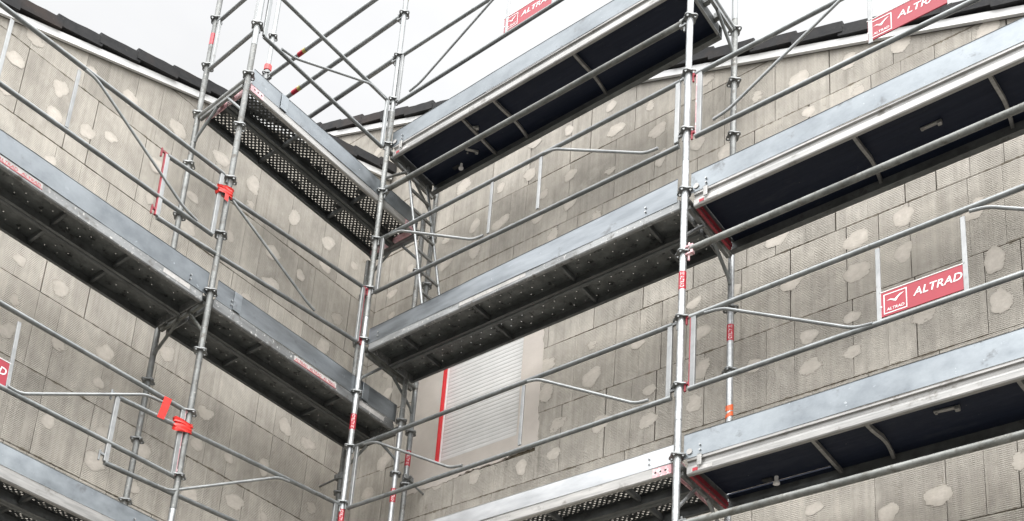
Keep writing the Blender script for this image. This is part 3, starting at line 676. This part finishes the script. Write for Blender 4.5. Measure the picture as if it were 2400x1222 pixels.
# ------------------------------------------------------------------ houses
WY = .892                      # right wall plane (world y)
WD = .872                      # left wall plane (distance d from the left standards)
def boards(bm, x0, x1, zs, clip, width, seed, holes=(), depth=.016):
    """facade boards with open joints; tone per board in a colour attribute; clip(x) = upper edge"""
    rnd = random.Random(seed); lay = bm.loops.layers.float_color.new('tone')
    def slab(a, b, c, d, tone, off):
        # corners follow the sloping verge
        ta, tb = min(d, clip(a)), min(d, clip(b))
        if ta <= c+.01 and tb <= c+.01: return
        def tri_fix(xa, xb, za, zb):
            return xa, xb, za, zb
        if ta <= c+.005 or tb <= c+.005:
            # find x where clip == c
            lo, hi = a, b
            for _ in range(30):
                m = (lo+hi)/2
                if (clip(m) > c+.005) == (clip(lo) > c+.005): lo = m
                else: hi = m
            xm = (lo+hi)/2
            poly = [(a,c),(xm,c),(a,ta)] if ta > c+.005 else [(xm,c),(b,c),(b,tb)]
            # cut at row top
        else:
            poly = [(a,c),(b,c),(b,tb),(a,ta)]
            if (ta < d) != (tb < d) or (ta == d and tb == d and False):
                lo, hi = a, b
                for _ in range(30):
                    m = (lo+hi)/2
                    if (clip(m) > d) == (clip(lo) > d): lo = m
                    else: hi = m
                xm = (lo+hi)/2; poly = [(a,c),(b,c),(b,tb),(xm,d),(a,ta)]
        poly = [(x+rnd.uniform(-.0016,.0016), z+rnd.uniform(-.0014,.0014)) for x,z in poly]
        F = [bm.verts.new((x,off,z)) for x,z in poly]; K = [bm.verts.new((x,depth,z)) for x,z in poly]; n = len(poly)
        fs = [bm.faces.new(F)]+[bm.faces.new((F[i],K[i],K[(i+1)%n],F[(i+1)%n])) for i in range(n)]
        for f in fs:
            for l in f.loops: l[lay] = (tone,tone,tone,1)
    for c, d in zip(zs, zs[1:]):
        x = x0-rnd.uniform(0,width); gz = rnd.uniform(.0015,.003)
        while x < x1:
            w = width*rnd.choice((1,1,1,.5,1.1,.9))*rnd.uniform(.95,1.05); tone = rnd.gauss(1,.055); off = rnd.uniform(-.0012,.0012)
            gap = rnd.choice((.0010,.0016,.0026,.0045)); a, b = max(x,x0), min(x+w,x1)
            if b-a > .03:
                pieces = [(a+gap,b-gap,c+gz,d-gz)]
                if rnd.random() < .55 and b-a > .3:
                    m = (a+b)/2+rnd.uniform(-.03,.03); pieces = [(a+gap,m-.0006,c+gz,d-gz),(m+.0006,b-gap,c+gz,d-gz)]
                for (hx0,hx1,hz0,hz1) in holes:
                    new = []
                    for (p,q,r,s) in pieces:
                        if q <= hx0 or p >= hx1 or s <= hz0 or r >= hz1: new.append((p,q,r,s)); continue
                        if p < hx0: new.append((p,hx0,r,s))
                        if q > hx1: new.append((hx1,q,r,s))
                        pp, qq = max(p,hx0), min(q,hx1)
                        if r < hz0: new.append((pp,qq,r,hz0))
                        if s > hz1: new.append((pp,qq,hz1,s))
                    pieces = new
                for k, (p,q,r,s) in enumerate(pieces): slab(p,q,r,s,tone*(1+rnd.uniform(-.015,.015)),off)
            x += w
def backing(bm, x0, x1, z0, clip, y, holes=()):
    xs = sorted({x0, x1, *[h for q in holes for h in q[:2]]})
    for a, b in zip(xs, xs[1:]):
        hs = [h for h in holes if h[0] <= a and h[1] >= b]
        if hs:
            h = hs[0]; q = [(a,z0),(b,z0),(b,h[2]),(a,h[2])]; bm.faces.new([bm.verts.new((x,y,z)) for x,z in q])
            q = [(a,h[3]),(b,h[3]),(b,clip(b)),(a,clip(a))]
        else: q = [(a,z0),(b,z0),(b,clip(b)),(a,clip(a))]
        bm.faces.new([bm.verts.new((x,y,z)) for x,z in q])
def patch(root, x, z, r, rnd):
    """hand-trowelled filler over a fixing plug, a thin skin on the boards"""
    bm = bmesh.new(); n = 36; ph = [rnd.uniform(0,6.28) for _ in range(4)]; asp = rnd.uniform(.84,1.18)
    sm = rnd.random() < .5; sa = rnd.uniform(.2,1.1); lay = bm.verts.layers.float.new('cover'); rings = []
    c = bm.verts.new((x,-.0020,z)); th = rnd.uniform(.42,1.05); c[lay] = th
    for f, y, cv in ((.45,-.0020,th*.95),(.8,-.0019,.72*th),(1.0,-.0018,.44*th),(1.25,-.0017,-.05)):
        R = []
        for i in range(n):
            a = 2*PI*i/n; k = r*f*(1+.09*math.sin(2*a+ph[0])+.07*math.sin(3*a+ph[1])+.05*math.sin(5*a+ph[2]))
            if sm: k *= 1+.5*max(0, math.cos(a-sa))**3
            q = bm.verts.new((x+k*asp*math.cos(a), y, z+k/asp*math.sin(a))); q[lay] = cv; R.append(q)
        rings.append(R)
    for i in range(n): bm.faces.new((c,rings[0][i],rings[0][(i+1)%n]))
    for A_, B_ in zip(rings, rings[1:]):
        for i in range(n): bm.faces.new((A_[i],B_[i],B_[(i+1)%n],A_[(i+1)%n]))
    finish('filler_patch', bm, 'patch', root)
def verge(root, x0, x1, zf, depth, sgn, seed):
    """white verge board, soffit and overlapping roof tiles; zf(x) = lower edge of the board at the wall plane"""
    rnd = random.Random(seed)
    bm = bmesh.new(); lo = -.055
    P = [(x0,zf(x0)),(x1,zf(x1)),(x1,zf(x1)+.062),(x0,zf(x0)+.062)]
    a = [bm.verts.new((x,-.034,z)) for x,z in P]; b = [bm.verts.new((x,-.008,z)) for x,z in P]
    bm.faces.new(a); bm.faces.new(b)
    for i in range(4): bm.faces.new((a[i],a[(i+1)%4],b[(i+1)%4],b[i]))
    finish('verge_board', bm, 'trim', root)
    bm = bmesh.new()
    P = [(x0,zf(x0)+.012),(x1,zf(x1)+.012),(x1,zf(x1)+.03),(x0,zf(x0)+.03)]
    a = [bm.verts.new((x,-.0075,z)) for x,z in P]; b = [bm.verts.new((x,.3,z)) for x,z in P]
    bm.faces.new(a); bm.faces.new(b)
    for i in range(4): bm.faces.new((a[i],a[(i+1)%4],b[(i+1)%4],b[i]))
    finish('soffit', bm, 'soffit', root)
    bm = bmesh.new(); x = x0; step = .335; n = int((x1-x0)/step)+1
    sl = (zf(x1)-zf(x0))/(x1-x0)
    for k in range(n):
        xa = x0+k*step; 
        if xa >= x1: break
        xb = min(xa+step+.035, x1+.02)
        za, zb = zf(xa)+.078, zf(xb)+.078
        # the lower end of each tile rides up on the next one
        if sl < 0: la, lb_ = .0, .030
        else: la, lb_ = .030, .0
        j = rnd.uniform(-.006,.006); th = .095; c0, c1 = rnd.uniform(-.008,.008), rnd.uniform(-.008,.008)
        n_seg = 5; ringsF = []
        for q in range(n_seg+1):
            u = q/n_seg; xx = xa+(xb-xa)*u+ (c0 if q == 0 else c1 if q == n_seg else 0); zz = za+(zb-za)*u + la*(1-u)+lb_*u
            ringsF.append((xx, zz-.012, zz+th+rnd.uniform(-.004,.004)))
        y0 = -.062+j; y1 = depth
        fr = [[bm.verts.new((xx,y0,z_)) for z_ in (z0_,z1_-.012)]+[bm.verts.new((xx,y0+.014,z1_))] for xx,z0_,z1_ in ringsF]
        bk = [[bm.verts.new((xx,y1,z_)) for z_ in (z0_,z1_)] for xx,z0_,z1_ in ringsF]
        for A_, B_, Ka, Kb in zip(fr, fr[1:], bk, bk[1:]):
            bm.faces.new((A_[0],B_[0],B_[1],A_[1])); bm.faces.new((A_[1],B_[1],B_[2],A_[2])); bm.faces.new((A_[2],B_[2],Kb[1],Ka[1])); bm.faces.new((A_[0],B_[0],Kb[0],Ka[0]))
        for R, K_ in ((fr[0],bk[0]),(fr[-1],bk[-1])): bm.faces.new((R[0],R[1],R[2],K_[1],K_[0]))
    finish('roof_tiles', bm, 'tile', root)

# ---- right house
hr = thing('house', 'ribbed grey beige gable wall on the right with the shuttered window', 'house', (0,WY,GZ))
zr = lambda x: 4.232-.4135*(x-2.094)-.03-GZ
rowsR = [.80-.598*k for k in range(10,0,-1)]+[.80+.598*k for k in range(0,11)]
rowsR = [z-GZ for z in rowsR]; rowsR = [0.0]+[z for z in rowsR if z > .1]
WIN = (.118,.968,1.262-GZ,2.62-GZ)
bm = bmesh.new(); boards(bm, -3.4, 6.4, rowsR, zr, .415, 11, [(-.20,1.16,1.06-GZ,2.70-GZ)])
wr = finish('wall', bm, 'wall', hr)
bm = bmesh.new(); backing(bm, -3.4, 6.4, 0, zr, .0165, [WIN]); finish('wall_core', bm, 'mortar', hr)
# smooth render round the window: ragged slab with a hole
def surround():
    bm = bmesh.new(); rnd = random.Random(5)
    o = []; z0, z1 = 1.03-GZ, 2.72-GZ; xa, xb = -.225, 1.175
    def edge(p, q, n, amp):
        for i in range(n):
            u = i/n; j = rnd.uniform(-amp,amp)+amp*.8*math.sin(u*17+p[0]*3); dx, dz = q[0]-p[0], q[1]-p[1]; L = math.hypot(dx,dz)
            o.append((p[0]+dx*u-dz/L*j, p[1]+dz*u+dx/L*j))
    edge((xa,z0),(xb,z0+.07),60,.010); edge((xb,z0+.07),(xb,z1),60,.008); edge((xb,z1),(xa,z1),10,.01); edge((xa,z1),(xa,z0),30,.006)
    hole = [(WIN[0],WIN[2]),(WIN[1],WIN[2]),(WIN[1],WIN[3]),(WIN[0],WIN[3])]
    cu = bpy.data.curves.new('s','CURVE'); cu.dimensions = '2D'; cu.fill_mode = 'BOTH'; cu.extrude = .011
    for pts in (o, hole):
        s = cu.splines.new('POLY'); s.points.add(len(pts)-1); s.use_cyclic_u = True
        for q, (x, z) in zip(s.points, pts): q.co = (x, z, 0, 1)
    ob = bpy.data.objects.new('s', cu); C.objects.link(ob); dg = bpy.context.evaluated_depsgraph_get(); dg.update()
    me = bpy.data.meshes.new_from_object(ob.evaluated_get(dg)); bpy.data.objects.remove(ob)
    for v in me.vertices: v.co = Vector((v.co.x, .0065-v.co.z, v.co.y))
    me.materials.clear(); return link('window_render', me, 'plaster', hr)
surround()
wn = bpy.data.objects.new('window', None); C.objects.link(wn); wn.parent = hr
bm = bmesh.new()   # reveals
x0,x1,z0,z1 = WIN
for (lo, hi) in (((x0-.02,.0185,z0-.02),(x0-.0005,.14,z1+.02)),((x1+.0005,.0185,z0-.02),(x1+.02,.14,z1+.02)),((x0,.0185,z0-.02),(x1,.14,z0-.0005)),((x0,.0185,z1+.0005),(x1,.14,z1+.02))): box(bm, lo, hi)
finish('reveal', bm, 'plaster', wn)
bm = bmesh.new(); sp = .037; n = int((z1-z0)/sp)+1
prof = []
for k in range(n):
    a = z0+k*sp+.0005; prof += [(.0435,a+.001),(.0425,a+.006),(.0418,a+.018),(.0425,a+.030),(.0432,a+sp-.003),(.0455,a+sp-.002),(.0455,a+sp-.0005)]
va = [bm.verts.new((x0+.016,y,z)) for y,z in prof]; vb = [bm.verts.new((x1-.012,y,z)) for y,z in prof]
for i in range(len(prof)-1): bm.faces.new((va[i],va[i+1],vb[i+1],vb[i]))
finish('roller_shutter', bm, 'shutter', wn)
bm = bmesh.new(); box(bm, (x0+.001,.036,z0), (x0+.0145,.07,z1), None, .001); finish('guide_rail', bm, 'white', wn)
bm = bmesh.new(); box(bm, (x1-.0115,.036,z0), (x1-.001,.07,z1), None, .001); finish('guide_rail', bm, 'white', wn)
bm = bmesh.new(); box(bm, (x0-.005,-.0068,z0-.004), (x0+.003,-.0048,z1), None, 0); box(bm, (x0+.0002,-.0045,z0), (x0+.004,.034,z1), None, 0); finish('edge_tape', bm, 'window_red', wn, 'bright red tape along the left window edge')
verge(hr, -3.4, 6.4, zr, 4.5, 1, 3)

# ---- left house
hl = thing('house', 'ribbed grey beige gable wall on the left under black roof tiles', 'house', (LW(SL,WD,GZ)[0],LW(SL,WD,GZ)[1],GZ), ROTL)
XL = SL+WY-.018                 # local x of the inner corner
zl = lambda x: 4.44-.3725*(SL-x)-.03-GZ
rowsL = [.745-.611*k for k in range(10,0,-1)]+[.745+.611*k for k in range(0,9)]
rowsL = [z-GZ for z in rowsL]; rowsL = [0.0]+[z for z in rowsL if z > .1]
bm = bmesh.new(); boards(bm, -.6, XL-.004, rowsL, zl, .415, 23)
wl = finish('wall', bm, 'wall_left', hl)
bm = bmesh.new(); backing(bm, -.6, XL-.004, 0, zl, .0165); finish('wall_core', bm, 'mortar', hl)
verge(hl, -.6, XL-.02, zl, 5.0, 1, 9)

# filler patches over the fixing plugs (wall coordinates)
PR = [(1.703, 4.18), (1.283, 4.162), (1.762, 3.899), (0.916, 4.233), (0.891, 3.9), (0.573, 3.922), (0.116, 4.16), (1.328, 3.66), (1.729, 3.491), (1.058, 3.599), (1.334, 3.364), (1.004, 3.37), (0.586, 3.516), (0.298, 3.629), (0.327, 3.336), (-0.025, 3.638), (-0.019, 3.352), (1.613, 3.078), (1.185, 3.097), (2.079, 3.958), (2.16, 3.664), (2.19, 3.355), (3.321, 3.446), (2.999, 3.495), (3.402, 3.13), (3.755, 3.101), (3.689, 3.404), (2.512, 3.344), (2.758, 3.11), (2.558, 3.923), (4.058, 3.335), (4.606, 3.101), (4.027, 1.896), (3.718, 1.86), (4.012, 1.606), (3.701, 1.596), (4.55, 1.296), (4.573, 1.001), (3.677, 1.26), (3.373, 1.227), (3.677, 0.994), (3.383, 0.985), (4.119, 1.09), (3.265, 1.718), (2.993, 1.146), (3.153, 2.136), (4.45, 1.719), (2.836, 1.834), (1.22, 1.825), (1.645, 1.847), (1.223, 1.558), (1.643, 1.541), (1.351, 1.226), (1.758, 1.105), (2.166, 1.242), (2.172, 0.991), (1.338, 0.965), (1.038, 0.951), (2.058, 1.692), (0.164, 1.043), (0.563, 1.005), (2.586, 1.261), (2.539, 0.992), (2.512, 1.856), (2.573, 1.58), (4.157, -0.205), (4.609, -0.108), (3.396, -0.077), (3.87, -0.23), (-0.655, 3.312), (-0.621, 3.059), (-0.44, 3.515), (-0.592, 2.411), (-0.571, 2.177), (-0.51, 1.467), (-0.667, 1.197), (-1.098, 5.235)]
PL = [(1.624, 3.298), (1.531, 3.014), (1.889, 3.045), (1.513, 2.722), (1.896, 2.789), (2.165, 2.855), (2.357, 2.954), (2.46, 3.412), (2.904, 3.477), (2.111, 3.387), (3.369, 3.526), (3.722, 3.506), (2.794, 3.008), (2.791, 2.686), (3.159, 2.976), (3.172, 2.674), (3.588, 2.874), (3.732, 3.314), (1.89, 1.493), (1.939, 2.407), (4.208, 3.5), (4.027, 3.012), (4.629, 3.52), (4.985, 3.512), (4.377, 3.001), (4.057, 2.697), (4.855, 2.838), (4.642, 3.274), (3.84, 2.422), (4.733, 2.453), (4.709, 1.461), (4.29, 1.021), (4.451, 1.495), (4.367, 0.587), (4.855, 0.895), (2.236, 1.475), (1.925, 1.181), (1.915, 0.913), (2.307, 1.057), (2.675, 1.169), (2.677, 0.926), (3.187, 1.479), (2.357, 0.433), (2.773, 0.551), (2.757, 0.308), (3.111, 0.58), (3.602, 0.883), (3.619, 0.439), (4.037, 0.579), (3.928, 0.924), (3.112, 0.268), (3.623, 1.179)]
rnd = random.Random(4)
for x, z in PR: patch(wr, x, z-GZ, rnd.uniform(.040,.072), rnd)
for x, z in PL: patch(wl, x, z-GZ, rnd.uniform(.040,.072), rnd)

# ------------------------------------------------------------------ ground, sky, sun, camera
bm = bmesh.new(); vs = [bm.verts.new(p) for p in ((-300,-300,GZ),(300,-300,GZ),(300,300,GZ),(-300,300,GZ))]; bm.faces.new(vs)
gr = finish('ground', bm, 'ground'); gr['kind'] = 'structure'; gr['label'] = 'bare grey gravel ground in front of the house'; gr['category'] = 'ground'

SUN_EL, SUN_AZ = math.radians(50), math.radians(138)      # azimuth clockwise from +y
w = bpy.data.worlds.new('World'); S.world = w; w.use_nodes = True
nt = w.node_tree; nt.nodes.clear(); g = G(nt)
sky = g.n('ShaderNodeTexSky', sky_type='NISHITA'); sky.sun_disc = False; sky.sun_elevation = SUN_EL; sky.sun_rotation = SUN_AZ
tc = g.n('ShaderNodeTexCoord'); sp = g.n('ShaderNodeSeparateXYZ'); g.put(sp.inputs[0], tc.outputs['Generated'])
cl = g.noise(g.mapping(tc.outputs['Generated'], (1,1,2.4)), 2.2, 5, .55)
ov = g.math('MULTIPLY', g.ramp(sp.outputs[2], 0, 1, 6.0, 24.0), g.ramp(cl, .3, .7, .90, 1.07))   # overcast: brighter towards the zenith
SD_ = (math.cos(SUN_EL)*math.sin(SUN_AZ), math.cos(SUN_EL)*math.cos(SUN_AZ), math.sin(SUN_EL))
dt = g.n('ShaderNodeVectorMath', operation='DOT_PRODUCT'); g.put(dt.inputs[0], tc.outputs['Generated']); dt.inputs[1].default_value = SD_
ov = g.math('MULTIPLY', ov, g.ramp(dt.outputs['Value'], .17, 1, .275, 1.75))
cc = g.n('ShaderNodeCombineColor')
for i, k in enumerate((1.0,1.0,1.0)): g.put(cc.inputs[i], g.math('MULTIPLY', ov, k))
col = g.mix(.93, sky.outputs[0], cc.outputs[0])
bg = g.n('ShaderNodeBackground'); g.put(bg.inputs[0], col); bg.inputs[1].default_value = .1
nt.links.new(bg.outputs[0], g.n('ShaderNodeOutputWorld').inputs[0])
sl = bpy.data.lights.new('sun', 'SUN'); sl.energy = .7; sl.angle = math.radians(40); sl.color = (1,.97,.93)
so = bpy.data.objects.new('sun', sl); C.objects.link(so)
d = Vector((math.cos(SUN_EL)*math.sin(SUN_AZ), math.cos(SUN_EL)*math.cos(SUN_AZ), math.sin(SUN_EL)))
so.rotation_euler = d.to_track_quat('Z','Y').to_euler()

cam = bpy.data.cameras.new('camera'); co = bpy.data.objects.new('camera', cam); C.objects.link(co); S.camera = co
R_ = [[0.7553786555463298, 0.6484629243760822, 0.09433410016870217], [0.13292828213132904, -0.29260097665984636, 0.9469502311459235], [-0.6416643659691825, 0.7027663225904636, 0.30722359492402834]]
r, u, f = [Vector(a) for a in R_]
co.matrix_world = Matrix(((r.x,u.x,-f.x,6.148),(r.y,u.y,-f.y,-5.69),(r.z,u.z,-f.z,-3.907),(0,0,0,1)))
cam.sensor_width = 36; cam.sensor_fit = 'HORIZONTAL'; cam.lens = 2785.473*36/2400
cam.shift_x = (1200-964.932)/2400; cam.shift_y = (1686.521-611)/2400
cam.clip_start = .1; cam.clip_end = 1000
S.render.engine = 'CYCLES'; S.cycles.transparent_max_bounces = 24
S.view_settings.view_transform = 'Standard'; S.view_settings.look = 'None'; S.view_settings.exposure = 1.02; S.view_settings.gamma = 1
